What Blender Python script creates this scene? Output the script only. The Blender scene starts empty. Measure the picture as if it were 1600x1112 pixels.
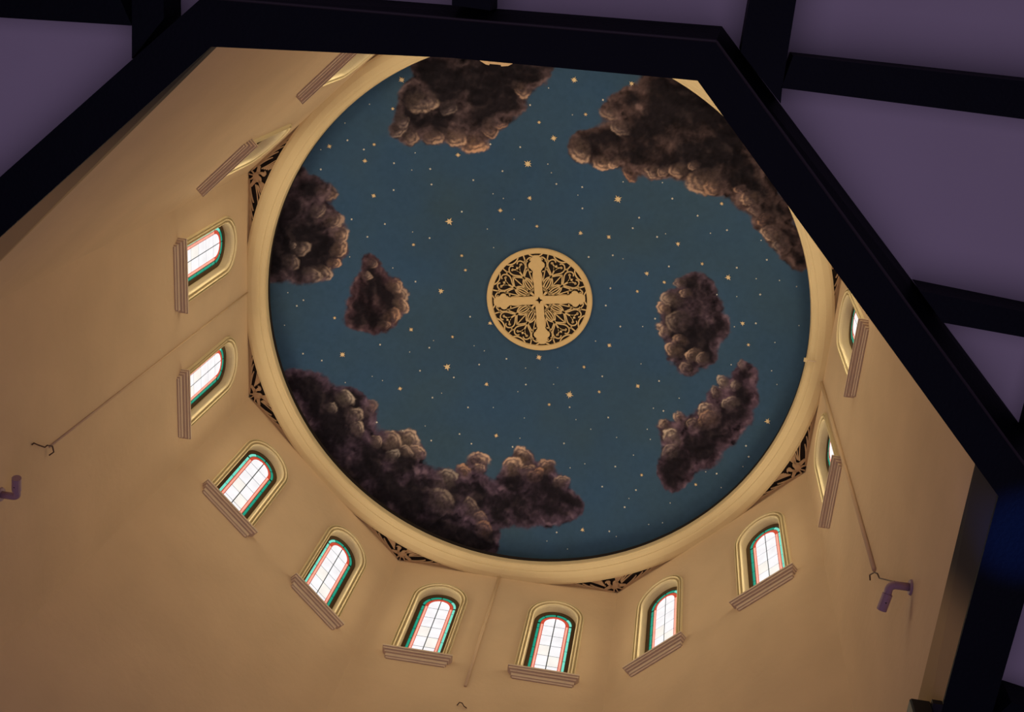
import bpy, bmesh, math
import numpy as np
from mathutils import Vector, Matrix
from mathutils.geometry import tessellate_polygon

# ---------------------------------------------------------------- camera, light, exposure
Z0 = 1.6                                   # eye height above the nave floor; heights below count from the eye
scene = bpy.context.scene
col = scene.collection
cam_data = bpy.data.cameras.new('camera')
cam = bpy.data.objects.new('camera', cam_data)
col.objects.link(cam)
cam_data.sensor_fit = 'HORIZONTAL'
cam_data.sensor_width = 36.0
cam_data.lens = 1787.9 / 1600 * 36.0
cam_data.clip_end = 200
RX = Vector((-0.07763624, -0.98555892, 0.15048662))   # picture right
RY = Vector((0.93369624, -0.12479637, -0.33561464))   # picture down
RZ = Vector((0.34954819, 0.11445293, 0.92990139))     # line of sight
M = Matrix((RX, -RY, -RZ)).transposed().to_4x4()
M.translation = Vector((-6.29535, -2.02357, Z0))
cam.matrix_world = M
scene.camera = cam

world = bpy.data.worlds.new('world')
scene.world = world
world.use_nodes = True
world.node_tree.nodes['Background'].inputs[0].default_value = (0.50, 0.36, 0.85, 1)
world.node_tree.nodes['Background'].inputs[1].default_value = 0.015

def lamp(name, kind, loc, energy, color, size=1.0, size_y=None, target=None, radius=None):
    d = bpy.data.lights.new(name, kind)
    d.energy = energy
    d.color = color
    if kind == 'AREA':
        d.size = size
        if size_y:
            d.shape = 'RECTANGLE'
            d.size_y = size_y
    elif radius is not None:
        d.shadow_soft_size = radius
    o = bpy.data.objects.new(name, d)
    col.objects.link(o)
    o.location = loc
    if target is not None:
        o.rotation_euler = (Vector(target) - Vector(loc)).to_track_quat('-Z', 'Y').to_euler()
    return o

# violet stage light from the nave floor, washing the ceiling
lamp('nave_wash', 'AREA', (-2, -1, 0.8), 470, (0.64, 0.48, 0.84), 16, 16, target=(-2, -1, 10))
# blue stage spot catching the corner of the beams at the right
blue = lamp('blue_stage_spot', 'SPOT', (-0.9, -3.6, 2.0), 3800, (0.02, 0.16, 1.0), target=(-1.8, -5.42, 10.8), radius=0.05)
blue.data.spot_size = math.radians(7)
blue.data.spot_blend = 1.0

vs = scene.view_settings
scene.display_settings.display_device = 'sRGB'
vs.view_transform = 'Standard'
vs.look = 'None'
vs.exposure = 0.0
vs.gamma = 1.0
vs.use_curve_mapping = False
DAYLIGHT = 26.5       # watts entering through each window
DAYCOL = (1.0, 0.85, 0.58)
PANE = 1.0

# ---------------------------------------------------------------- measured tables (metres, plan coordinates)
STARS = [(-3.780, 2.548, 5), (-3.271, 2.707, 3), (-3.322, 3.085, 1), (-2.968, 3.497, 1), (-2.540, 3.766, 4), (-2.665, 3.469, 2), (-2.616, 3.030, 3), (-2.516,
    3.203, 2), (-2.312, 3.190, 4), (-2.474, 3.908, 1), (-2.118, 3.921, 2), (-2.302, 2.701, 2), (-1.683, 3.047, 4), (-1.810, 2.707, 2), (-2.778, 1.054, 2),
    (-2.515, 2.341, 1), (-2.535, 1.608, 4), (-2.778, 0.539, 2), (-2.490, 0.392, 6), (-2.243, 2.081, 2), (-1.961, 2.055, 2), (-2.200, 2.397, 1), (-2.102,
    1.329, 2), (-2.315, 0.826, 2), (-1.884, 0.972, 1), (-1.817, 0.786, 1), (-1.501, 1.510, 2), (-1.297, 1.724, 6), (-1.589, 0.828, 4), (-1.871, 0.321, 4),
    (-1.452, 0.573, 1), (-1.219, 1.040, 1), (-1.052, 2.364, 1), (-0.959, 2.061, 2), (-0.811, 2.342, 3), (-0.882, 0.908, 1), (-0.674, 1.472, 3), (-1.365,
    0.158, 3), (-4.030, -0.309, 5), (-4.070, -1.255, 4), (-3.851, 0.108, 1), (-3.745, -0.810, 2), (-3.531, 0.405, 2), (-3.467, -0.540, 3), (-3.436,
    -0.319, 1), (-3.246, 0.238, 3), (-2.994, -0.029, 5), (-2.524, 0.044, 1), (-2.375, -0.028, 1), (-2.181, -0.130, 2), (-2.178, -0.583, 2), (-2.024,
    -0.520, 1), (-2.041, -1.223, 6), (-2.364, -1.281, 1), (-1.793, -0.621, 2), (-2.443, -1.949, 1), (-2.186, -2.149, 2), (-1.760, -1.624, 2), (-1.553,
    -1.535, 2), (-1.334, -0.628, 4), (-1.330, -1.134, 4), (-1.459, -1.973, 2), (-1.539, -2.112, 1), (-1.391, -2.346, 4), (-1.950, -2.611, 2), (-1.677,
    -2.865, 1), (-0.909, -0.813, 2), (-1.003, -1.238, 2), (-0.965, -1.426, 1), (-0.760, -1.874, 4), (-0.955, -2.241, 2), (-1.105, -2.803, 3), (-0.651,
    -2.198, 3), (-0.402, -1.746, 3), (-0.384, -1.262, 2), (-0.047, -1.212, 2), (-2.228, -2.976, 3), (-1.781, -3.130, 2), (-1.706, -3.706, 1), (-1.386,
    -3.850, 2), (-1.147, -3.386, 2), (-0.944, -3.270, 5), (-1.017, -3.731, 1), (-1.068, -4.108, 1), (-1.024, -4.393, 1), (-0.751, -3.839, 2), (-0.631,
    -3.462, 1), (-0.596, -3.126, 1), (0.191, 4.488, 1), (0.329, 4.224, 2), (0.438, 4.333, 2), (0.653, 3.679, 3), (0.807, 4.530, 1), (1.344, 4.197, 2),
    (1.350, 3.511, 5), (1.470, 3.867, 2), (1.132, 2.852, 2), (1.745, 2.955, 1), (1.816, 2.763, 1), (1.880, 3.429, 1), (1.953, 2.431, 4), (-0.406, 1.392,
    3), (-0.113, 2.280, 2), (0.034, 1.812, 5), (0.477, 1.249, 2), (0.564, 0.872, 4), (0.810, 2.309, 4), (0.893, 1.544, 3), (0.992, 1.886, 1), (1.134,
    1.955, 2), (1.242, 2.308, 1), (1.104, 0.936, 1), (1.212, 0.511, 2), (1.477, 1.596, 6), (1.588, 2.092, 2), (1.376, 1.008, 2), (1.667, 1.457, 2),
    (1.026, 1.132, 1), (-0.347, 2.693, 1), (1.738, 0.836, 4), (2.084, 1.820, 2), (1.986, 1.658, 1), (2.212, 1.142, 2), (2.165, 0.667, 1), (2.631, 1.906,
    1), (2.729, 1.250, 2), (2.897, 1.766, 2), (2.890, 1.007, 2), (2.613, 2.803, 2), (2.746, 2.311, 1), (1.110, -0.089, 5), (1.254, -0.456, 1), (1.171,
    -0.942, 3), (1.344, 0.138, 1), (1.657, 0.102, 2), (1.581, -0.414, 1), (1.810, 0.238, 1), (1.291, -1.296, 2), (1.734, -0.730, 6), (1.592, -1.274, 3),
    (1.976, -0.373, 3), (1.969, -0.759, 2), (2.182, -0.903, 1), (2.040, -1.495, 2), (2.292, 0.064, 1), (2.313, -1.199, 1), (2.688, 0.557, 4), (2.681,
    0.106, 1), (2.861, 0.226, 2), (2.658, -0.733, 2), (2.378, -1.694, 1), (2.969, -1.166, 1), (3.089, -0.901, 1), (2.915, -1.737, 2), (0.049, -2.119, 2),
    (0.303, -1.518, 2), (0.234, -1.917, 1), (0.650, -1.099, 1), (0.690, -1.359, 4), (0.933, -1.971, 1), (1.357, -1.964, 4), (1.187, -2.332, 2), (1.428,
    -2.729, 1), (1.709, -2.295, 1), (1.720, -2.481, 2), (-0.170, -3.627, 4), (-0.222, -3.845, 2), (-0.081, -3.500, 1), (-0.353, -4.541, 1), (0.190,
    -3.780, 3), (0.043, -4.206, 1), (0.558, -4.228, 1), (0.777, -4.351, 1), (1.467, -4.294, 5), (0.616, -3.543, 1), (2.640, -2.043, 1), (2.968, -2.237,
    3), (3.324, -1.541, 2), (3.259, -2.170, 2), (3.436, -2.060, 1), (3.607, -2.002, 2), (4.160, -1.276, 4), (4.088, -1.775, 2), (4.289, -0.798, 2),
    (4.152, -1.916, 1), (4.470, -0.635, 1), (4.544, -1.040, 1), (3.812, -2.480, 1), (3.724, -2.725, 1), (1.999, -3.996, 2), (2.177, -4.069, 2), (2.641,
    -3.370, 1), (2.624, -3.565, 2), (2.911, -3.227, 3), (3.346, -2.817, 1), (2.847, -3.675, 1), (2.377, -3.995, 1), (2.117, -2.233, 1), (2.290, -2.312,
    1), (-1.225, 3.423, 2), (-1.169, 2.851, 2), (-0.911, 3.150, 2), (-0.518, 3.450, 1)]
DARK = [(-3.782, 1.789, 0.498, 0), (-3.836, 1.150, 0.576, 0), (-4.037, 0.727, 0.440, 0), (-3.208, 2.326, 0.337, 0), (-3.396, 1.789, 0.504, 0), (-3.326,
    1.303, 0.472, 0), (-3.632, 0.985, 0.446, 0), (-3.977, 2.050, 0.330, 0), (-4.071, 0.356, 0.241, 0), (-4.230, 1.575, 0.437, 0), (-4.390, 0.946, 0.543,
    0), (-4.299, 0.206, 0.174, 0), (-2.895, 2.436, 0.226, 0), (-3.492, 0.710, 0.201, 0), (-3.051, 1.896, 0.283, 0), (-3.520, 2.321, 0.278, 0), (-2.953,
    -0.580, 0.226, 1), (-2.945, -0.801, 0.316, 1), (-3.018, -1.123, 0.404, 1), (-3.176, -1.487, 0.534, 1), (-3.503, -1.878, 0.681, 1), (-3.571, -2.395,
    0.674, 1), (-3.146, -2.870, 0.655, 1), (-3.016, -2.363, 0.497, 1), (-2.831, -1.850, 0.336, 1), (-2.799, -3.130, 0.439, 1), (-2.523, -3.484, 0.384, 1),
    (-2.185, -3.796, 0.330, 1), (-1.840, -4.058, 0.286, 1), (-4.023, -1.713, 0.379, 1), (-4.097, -2.324, 0.642, 1), (-3.565, -3.115, 0.537, 1), (-3.677,
    -1.061, 0.220, 1), (-3.809, -1.262, 0.241, 1), (-2.899, -1.516, 0.336, 1), (-1.591, -4.233, 0.198, 1), (-1.451, -4.379, 0.154, 1), (-2.733, -2.719,
    0.310, 1), (-1.388, 4.529, 0.435, 2), (-0.976, 4.435, 0.577, 2), (-0.503, 4.227, 0.525, 2), (-1.694, 4.179, 0.297, 2), (-1.167, 4.042, 0.405, 2),
    (-0.691, 3.960, 0.420, 2), (-0.494, 4.597, 0.406, 2), (-0.193, 4.702, 0.186, 2), (-1.758, 4.052, 0.206, 2), (-1.983, 4.252, 0.113, 2), (-0.326, 4.065,
    0.258, 2), (-2.038, 4.322, 0.136, 2), (-0.476, 3.079, 0.095, 3), (-0.307, 3.052, 0.166, 3), (-0.089, 3.012, 0.238, 3), (0.088, 3.119, 0.286, 3),
    (0.174, 2.889, 0.383, 3), (0.373, 3.188, 0.311, 3), (0.523, 2.988, 0.336, 3), (0.312, 2.735, 0.288, 3), (0.624, 2.812, 0.240, 3), (0.621, 3.245,
    0.240, 3), (0.768, 2.977, 0.168, 3), (1.924, 4.318, 0.263, 4), (2.044, 4.034, 0.336, 4), (2.344, 3.789, 0.433, 4), (2.521, 3.492, 0.483, 4), (2.817,
    3.260, 0.461, 4), (3.002, 3.564, 0.604, 4), (3.350, 3.069, 0.607, 4), (3.452, 2.590, 0.487, 4), (3.293, 2.275, 0.366, 4), (3.804, 2.550, 0.487, 4),
    (3.890, 1.943, 0.549, 4), (4.212, 1.541, 0.610, 4), (4.648, 1.240, 0.426, 4), (4.720, 0.802, 0.463, 4), (4.634, 0.532, 0.304, 4), (4.466, 1.870,
    0.487, 4), (3.903, 1.337, 0.428, 4), (3.857, 0.854, 0.428, 4), (3.976, 0.349, 0.428, 4), (3.890, -0.132, 0.439, 4), (3.703, -0.600, 0.414, 4), (3.802,
    -0.859, 0.316, 4), (3.738, -1.096, 0.146, 4), (3.473, -0.326, 0.390, 4), (3.532, 0.097, 0.342, 4), (2.215, 3.344, 0.266, 4), (2.508, 3.009, 0.194, 4),
    (3.081, 2.332, 0.269, 4), (4.102, -0.591, 0.146, 4), (3.095, 2.627, 0.244, 4), (-0.721, -2.664, 0.208, 5), (-0.601, -2.848, 0.277, 5), (-0.384,
    -2.652, 0.326, 5), (-0.316, -2.920, 0.348, 5), (0.011, -3.076, 0.325, 5), (0.173, -2.873, 0.420, 5), (-0.004, -2.554, 0.304, 5), (0.508, -2.712,
    0.306, 5), (0.501, -3.030, 0.257, 5), (0.789, -2.806, 0.165, 5), (-0.089, -3.264, 0.150, 5), (-0.214, -2.391, 0.164, 5), (0.254, -2.473, 0.188, 5),
    (0.737, -3.813, 0.231, 6), (1.094, -3.809, 0.289, 6), (1.487, -3.663, 0.373, 6), (1.833, -3.370, 0.376, 6), (2.217, -3.111, 0.378, 6), (2.566, -2.890,
    0.332, 6), (2.850, -2.786, 0.285, 6), (2.239, -3.264, 0.353, 6), (1.806, -3.571, 0.327, 6), (2.084, -2.662, 0.190, 6), (2.239, -2.765, 0.238, 6),
    (1.259, -3.383, 0.164, 6)]
LIT = [(-3.438, 2.238, 0.223, 0.550, 0.400), (-2.838, 2.436, 0.181, 0.450, 0.500), (-2.845, 2.047, 0.182, 0.600, 0.600), (-2.853, 1.677, 0.182, 0.800,
    0.600), (-2.811, 1.369, 0.228, 0.800, 0.800), (-3.088, 1.068, 0.158, 0.500, 0.700), (-3.199, 0.853, 0.135, 0.350, 0.900), (-3.782, 0.548, 0.177,
    0.600, 0.600), (-2.936, 2.650, 0.158, 0.350, 0.300), (-3.110, 2.593, 0.135, 0.300, 0.300), (-3.363, 1.789, 0.157, 0.200, 0.200), (-2.843, -0.511,
    0.227, 0.750, 0.500), (-2.662, -0.914, 0.136, 0.800, 0.600), (-2.687, -1.110, 0.113, 0.800, 0.600), (-2.540, -1.390, 0.147, 0.400, 1), (-2.640,
    -1.785, 0.146, 0.700, 0.500), (-2.667, -1.977, 0.123, 0.400, 0.600), (-2.723, -2.208, 0.168, 0.500, 0.600), (-2.827, -2.452, 0.100, 0.350, 0.600),
    (-2.578, -2.666, 0.245, 0.600, 0.600), (-2.506, -2.857, 0.178, 0.400, 0.800), (-2.393, -3.452, 0.176, 0.600, 0.600), (-2.509, -3.278, 0.132, 0.400,
    0.800), (-2.091, -3.718, 0.143, 0.450, 1), (-1.847, -3.871, 0.144, 0.700, 0.500), (-1.670, -4.014, 0.111, 0.350, 0.300), (-3.320, -1.116, 0.156,
    0.350, 0.400), (-3.553, -0.933, 0.177, 0.300, 0.500), (-2.193, -3.535, 0.111, 0.300, 0.500), (-1.708, 3.854, 0.184, 0.300, 0.600), (-1.202, 3.765,
    0.174, 0.500, 0.500), (-0.933, 3.636, 0.164, 0.750, 0.500), (-0.668, 3.634, 0.188, 0.750, 0.600), (-0.374, 3.719, 0.118, 0.700, 0.700), (-0.197,
    3.912, 0.177, 0.650, 0.400), (-0.144, 4.085, 0.153, 0.400, 0.300), (-0.621, 4.291, 0.163, 0.350, 0.300), (-0.377, 4.439, 0.140, 0.300, 0.300),
    (-1.359, 4.008, 0.127, 0.350, 0.300), (-0.690, 4.417, 0.070, 0.400, 0.200), (-1.122, 3.690, 0.093, 0.350, 0.400), (-0.025, 2.635, 0.143, 0.700,
    0.600), (0.115, 2.526, 0.132, 0.550, 0.400), (0.348, 2.515, 0.156, 0.900, 0.500), (0.580, 2.676, 0.156, 0.550, 0.800), (0.771, 2.793, 0.108, 0.350,
    0.700), (-0.180, 3.150, 0.107, 0.350, 0.400), (-0.404, 3.066, 0.095, 0.300, 0.500), (2.181, 3.427, 0.169, 0.700, 0.100), (2.343, 3.654, 0.121, 0.350,
    0.100), (2.515, 3.229, 0.170, 0.600, 0.200), (2.753, 3.127, 0.146, 0.650, 0.200), (2.957, 2.499, 0.207, 0.650, 0.350), (2.928, 2.193, 0.208, 0.800,
    0.300), (3.134, 2.017, 0.159, 0.700, 0.400), (2.981, 2.768, 0.122, 0.500, 0.300), (3.255, 2.469, 0.134, 0.400, 0.000), (3.615, 1.420, 0.233, 0.450,
    0.100), (3.407, 1.092, 0.147, 0.550, 0.800), (3.226, 0.844, 0.184, 0.850, 0.500), (3.367, 0.816, 0.122, 0.600, 0.500), (3.270, 0.190, 0.196, 0.850,
    0.500), (3.052, -0.005, 0.196, 0.850, 0.500), (3.169, -0.448, 0.171, 0.500, 0.600), (3.336, -0.284, 0.159, 0.400, 1), (3.379, -0.780, 0.134, 0.450,
    0.400), (4.006, 1.446, 0.232, 0.250, 0.200), (4.083, 0.887, 0.171, 0.250, 0.300), (4.422, 0.585, 0.171, 0.300, 1), (4.248, 0.682, 0.146, 0.250,
    0.600), (3.265, -0.116, 0.122, 0.400, 0.600), (2.385, 2.985, 0.146, 0.200, 0.600), (3.136, 2.243, 0.122, 0.400, 0.300), (-0.729, -2.450, 0.104, 0.350,
    0.300), (-0.367, -2.371, 0.175, 0.600, 0.300), (-0.142, -2.263, 0.129, 0.850, 0.500), (0.215, -2.296, 0.130, 0.800, 0.400), (0.568, -2.536, 0.165,
    0.750, 0.500), (0.588, -2.848, 0.117, 0.700, 0.500), (-0.537, -2.576, 0.105, 0.500, 0.500), (0.860, -2.816, 0.118, 0.300, 0.400), (0.001, -2.532,
    0.187, 0.250, 0.300), (0.622, -3.024, 0.117, 0.300, 0.400), (0.347, -2.611, 0.117, 0.400, 0.600), (0.578, -3.735, 0.092, 0.250, 0.200), (0.973,
    -3.479, 0.105, 0.700, 0.200), (1.169, -3.359, 0.105, 0.400, 0.300), (1.320, -3.617, 0.140, 0.600, 0.200), (1.539, -3.262, 0.188, 0.850, 0.300),
    (1.825, -2.804, 0.119, 0.800, 0.400), (1.997, -2.569, 0.131, 0.500, 0.400), (2.160, -2.696, 0.178, 0.850, 0.200), (1.863, -3.052, 0.142, 0.450,
    0.400), (0.974, -3.669, 0.093, 0.400, 0.200), (1.695, -3.306, 0.164, 0.400, 0.800), (2.433, -2.696, 0.143, 0.300, 0.200)]
INNER = [(-5.191, 1.796), (-2.387, 4.856), (2.112, 5.100), (5.100, 2.112), (5.100, -2.112), (1.966, -5.072), (-2.134, -5.111), (-5.296, -2.160)]
OUTER = [(-5.582, 1.857), (-2.501, 5.337), (2.430, 5.867), (5.820, 2.411), (5.820, -2.411), (2.454, -5.494), (-2.146, -5.553), (-5.610, -2.265)]
OUTER_T = [(-5.638, 1.794), (-2.526, 5.390), (2.449, 5.913), (5.867, 2.430), (5.867, -2.430), (2.478, -5.549), (-2.359, -5.555), (-5.690, -2.301)]
M7 = (-5.288, -0.207)
BEAMS = {
    'T': [(-5.685, -0.172), (-6.474, -0.124), (-6.508, -0.430), (-5.670, -0.482)],
    'F': [(-5.535, -2.460), (-6.659, -2.491), (-6.672, -2.819), (-5.291, -2.815), (-5.174, -2.823)],
    'G': [(-5.542, -2.859), (-5.498, -5.619), (-5.207, -5.575), (-5.293, -2.809)],
    'H': [(-3.809, -4.146), (-3.631, -6.105), (-3.457, -6.030), (-3.565, -4.379)],
    'I': [(-2.645, -5.264), (-3.704, -5.278), (-3.832, -5.448), (-2.594, -5.442)],
    'J': [(-5.019, 2.528), (-6.282, 2.477), (-6.313, 2.223), (-5.371, 2.235)],
    'K': [(-5.289, 2.517), (-5.213, 4.868), (-5.528, 5.075), (-5.622, 2.668)],
    'L': [(-0.086, -5.693), (0.144, -6.860), (0.423, -6.818), (0.175, -5.550)],
}

# ---------------------------------------------------------------- helpers
def srgb(r, g, b):
    f = lambda c: (c / 255 / 12.92) if c <= 10 else ((c / 255 + 0.055) / 1.055) ** 2.4
    return (f(r), f(g), f(b), 1)

def material(name, color, rough=0.8, bump=0.0, scale=8.0, mottle=0.0, detail=6.0, spec=0.25, stretch=None):
    m = bpy.data.materials.new(name)
    m.use_nodes = True
    nt = m.node_tree
    b = nt.nodes['Principled BSDF']
    b.inputs['Base Color'].default_value = color
    b.inputs['Roughness'].default_value = rough
    b.inputs['Specular IOR Level'].default_value = spec
    if mottle or bump:
        tc = nt.nodes.new('ShaderNodeTexCoord')
        mp = nt.nodes.new('ShaderNodeMapping')
        nt.links.new(tc.outputs['Object'], mp.inputs[0])
        if stretch:
            mp.inputs['Scale'].default_value = stretch
        n = nt.nodes.new('ShaderNodeTexNoise')
        n.inputs['Scale'].default_value = scale
        n.inputs['Detail'].default_value = detail
        nt.links.new(mp.outputs[0], n.inputs['Vector'])
        if mottle:
            mix = nt.nodes.new('ShaderNodeMix')
            mix.data_type = 'RGBA'
            mix.inputs[6].default_value = tuple(c * (1 - mottle) for c in color[:3]) + (1,)
            mix.inputs[7].default_value = tuple(min(1, c * (1 + mottle)) for c in color[:3]) + (1,)
            nt.links.new(n.outputs['Fac'], mix.inputs[0])
            nt.links.new(mix.outputs[2], b.inputs['Base Color'])
        if bump:
            n2 = nt.nodes.new('ShaderNodeTexNoise')
            n2.inputs['Scale'].default_value = scale * 9
            n2.inputs['Detail'].default_value = 4
            nt.links.new(mp.outputs[0], n2.inputs['Vector'])
            bp = nt.nodes.new('ShaderNodeBump')
            bp.inputs['Strength'].default_value = bump
            bp.inputs['Distance'].default_value = 0.02
            nt.links.new(n2.outputs['Fac'], bp.inputs['Height'])
            nt.links.new(bp.outputs[0], b.inputs['Normal'])
    return m

def lit_glass(name, color, strength):
    """a pane of cathedral glass with the sky behind it"""
    m = bpy.data.materials.new(name)
    m.use_nodes = True
    nt = m.node_tree
    b = nt.nodes['Principled BSDF']
    b.inputs['Base Color'].default_value = tuple(c * 0.15 for c in color[:3]) + (1,)
    b.inputs['Roughness'].default_value = 0.4
    tc = nt.nodes.new('ShaderNodeTexCoord')
    n = nt.nodes.new('ShaderNodeTexNoise')
    n.inputs['Scale'].default_value = 5.0
    n.inputs['Detail'].default_value = 5
    nt.links.new(tc.outputs['Object'], n.inputs['Vector'])
    mix = nt.nodes.new('ShaderNodeMix')
    mix.data_type = 'RGBA'
    mix.inputs[6].default_value = tuple(c * 0.8 for c in color[:3]) + (1,)
    mix.inputs[7].default_value = tuple(c * 1.15 for c in color[:3]) + (1,)
    nt.links.new(n.outputs['Fac'], mix.inputs[0])
    nt.links.new(mix.outputs[2], b.inputs['Emission Color'])
    b.inputs['Emission Strength'].default_value = strength
    return m

MAT = dict(
    wall=material('cream_stucco', (0.60, 0.438, 0.278, 1), 0.92, 0.35, 0.9, 0.16, detail=9),
    trim=material('cream_moulding', (0.62, 0.51, 0.30, 1), 0.8, 0.1, 4, 0.05),
    ring=material('cream_cornice', (0.63, 0.50, 0.29, 1), 0.85, 0.15, 3, 0.06),
    sill=material('rose_grey_sill', (0.60, 0.475, 0.345, 1), 0.8, 0.1, 6, 0.06),
    gold=material('dull_gold_plate', (0.64, 0.46, 0.22, 1), 0.6, 0.1, 12, 0.06),
    tan=material('tan_fretwork', (0.50, 0.34, 0.20, 1), 0.7, 0.1, 12, 0.08),
    dark=material('dark_void', (0.018, 0.012, 0.010, 1), 0.9),
    beam=material('blue_black_timber', (0.0022, 0.0042, 0.0075, 1), 0.6, 0.2, 3, 0.2, spec=0.12),
    reveal=None, reveal_left=None,
    bead=material('pale_beam_edge', (0.035, 0.028, 0.03, 1), 0.5),
    plaster=material('pale_nave_plaster', (0.50, 0.46, 0.50, 1), 0.95, 0.1, 0.5, 0.08),
    frame=material('brown_window_frame', (0.085, 0.050, 0.022, 1), 0.6, 0.1, 8, 0.15),
    came=material('lead_came', (0.03, 0.035, 0.025, 1), 0.5),
    red_came=lit_glass('red_glass_edge', (0.62, 0.07, 0.035, 1), 0.9),
    green_came=material('dark_green_came', (0.004, 0.05, 0.035, 1), 0.5),
    white=lit_glass('white_glass', (0.93, 0.92, 0.95, 1), PANE),
    cream=lit_glass('cream_glass', (0.93, 0.89, 0.84, 1), PANE),
    teal_dark=lit_glass('shaded_teal_glass', (0.012, 0.36, 0.24, 1), 0.85),
    teal_light=lit_glass('lit_teal_glass', (0.20, 0.78, 0.62, 1), 0.95),
    salmon=lit_glass('salmon_glass', (0.92, 0.42, 0.31, 1), 1.0),
    star=material('gilt_star', (0.75, 0.58, 0.34, 1), 0.6),
    star_white=material('silver_white_star', (0.60, 0.58, 0.52, 1), 0.6),
    pipe=material('mauve_painted_metal', (0.33, 0.22, 0.26, 1), 0.5),
    black=material('black_metal', (0.01, 0.01, 0.012, 1), 0.5),
    rust=material('dark_red_wire', (0.07, 0.03, 0.022, 1), 0.6),
    floor=material('dark_nave_floor', (0.08, 0.06, 0.06, 1), 0.6, 0.1, 1, 0.2),
)

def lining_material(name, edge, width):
    """lining board with a warm patch of light painted in along part of its length"""
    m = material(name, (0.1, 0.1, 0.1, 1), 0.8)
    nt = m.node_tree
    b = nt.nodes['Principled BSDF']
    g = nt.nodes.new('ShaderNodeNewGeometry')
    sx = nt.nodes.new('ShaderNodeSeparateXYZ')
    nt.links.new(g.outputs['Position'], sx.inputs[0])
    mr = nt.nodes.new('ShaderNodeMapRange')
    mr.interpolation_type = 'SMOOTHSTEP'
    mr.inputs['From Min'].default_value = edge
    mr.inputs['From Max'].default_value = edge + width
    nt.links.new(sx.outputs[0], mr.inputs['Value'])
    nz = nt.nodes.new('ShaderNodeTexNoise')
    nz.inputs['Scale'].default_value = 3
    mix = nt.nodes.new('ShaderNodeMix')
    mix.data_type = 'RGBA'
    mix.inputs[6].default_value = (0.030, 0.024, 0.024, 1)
    mix.inputs[7].default_value = (0.36, 0.25, 0.12, 1)  # warm lit stretch of the board, put into its colour
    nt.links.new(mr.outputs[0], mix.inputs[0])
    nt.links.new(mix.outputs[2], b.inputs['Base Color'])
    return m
MAT['reveal'] = lining_material('lit_patch_lining', -1.35, 0.75)
MAT['reveal_left'] = lining_material('lit_patch_lining_left', -5.0, 1.5)

def obj(name, bm, mat, parent=None, smooth=False, loc=None, rotz=None):
    me = bpy.data.meshes.new(name)
    bm.to_mesh(me)
    bm.free()
    if isinstance(mat, str):
        mat = MAT[mat]
    me.materials.append(mat)
    if smooth:
        me.shade_smooth()
    return link(name, me, parent, loc, rotz)

def link(name, me, parent=None, loc=None, rotz=None):
    o = bpy.data.objects.new(name, me)
    col.objects.link(o)
    if parent is not None:
        o.parent = parent
    if loc is not None:
        o.location = loc
    if rotz is not None:
        o.rotation_euler = (0, 0, rotz)
    return o

def tag(o, label, cat=None, group=None, kind=None):
    o['label'] = label
    if cat:
        o['category'] = cat
    if group:
        o['group'] = group
    if kind:
        o['kind'] = kind
    return o

def empty(name, loc, rotz=0):
    o = bpy.data.objects.new(name, None)
    o.empty_display_size = 0.1
    col.objects.link(o)
    o.location = loc
    o.rotation_euler = (0, 0, rotz)
    return o

def box(bm, a, b):
    v = [bm.verts.new((x, y, z)) for z in (a[2], b[2]) for y in (a[1], b[1]) for x in (a[0], b[0])]
    for f in ((0, 2, 3, 1), (4, 5, 7, 6), (0, 1, 5, 4), (1, 3, 7, 5), (3, 2, 6, 7), (2, 0, 4, 6)):
        bm.faces.new([v[i] for i in f])

def poly_prism(bm, pts, z0, z1, to3=lambda x, y, z: (x, y, z), pts_top=None):
    """extrude a simple 2-D outline between two levels"""
    pts_top = pts_top or pts
    lo = [bm.verts.new(to3(x, y, z0)) for x, y in pts]
    hi = [bm.verts.new(to3(x, y, z1)) for x, y in pts_top]
    n = len(pts)
    tri = tessellate_polygon([[Vector((x, y, 0)) for x, y in pts]])
    for t in tri:
        try:
            bm.faces.new([lo[i] for i in t])
            bm.faces.new([hi[i] for i in reversed(t)])
        except ValueError:
            pass
    for i in range(n):
        j = (i + 1) % n
        bm.faces.new((lo[i], lo[j], hi[j], hi[i]))

def stroke(bm, pts, w, z0, z1, w2=None, closed=False):
    """flat bar of width w following a 2-D polyline"""
    w2 = w if w2 is None else w2
    P = [Vector(p) for p in pts]
    n = len(P)
    L, R = [], []
    for i in range(n):
        a = P[(i - 1) % n] if (closed or i > 0) else P[i]
        b = P[(i + 1) % n] if (closed or i < n - 1) else P[i]
        d = (b - a)
        if d.length < 1e-9:
            d = Vector((1, 0))
        d.normalize()
        nn = Vector((-d.y, d.x)) * (w + (w2 - w) * i / max(1, n - 1)) / 2
        L.append(P[i] + nn)
        R.append(P[i] - nn)
    m = n if closed else n - 1
    vs_ = [[bm.verts.new((q.x, q.y, z)) for q in side] for side in (L, R) for z in (z0, z1)]
    L0, L1, R0, R1 = vs_
    for i in range(m):
        j = (i + 1) % n
        bm.faces.new((L0[i], L0[j], R0[j], R0[i]))
        bm.faces.new((L1[i], R1[i], R1[j], L1[j]))
        bm.faces.new((L0[i], L1[i], L1[j], L0[j]))
        bm.faces.new((R0[i], R0[j], R1[j], R1[i]))

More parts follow.
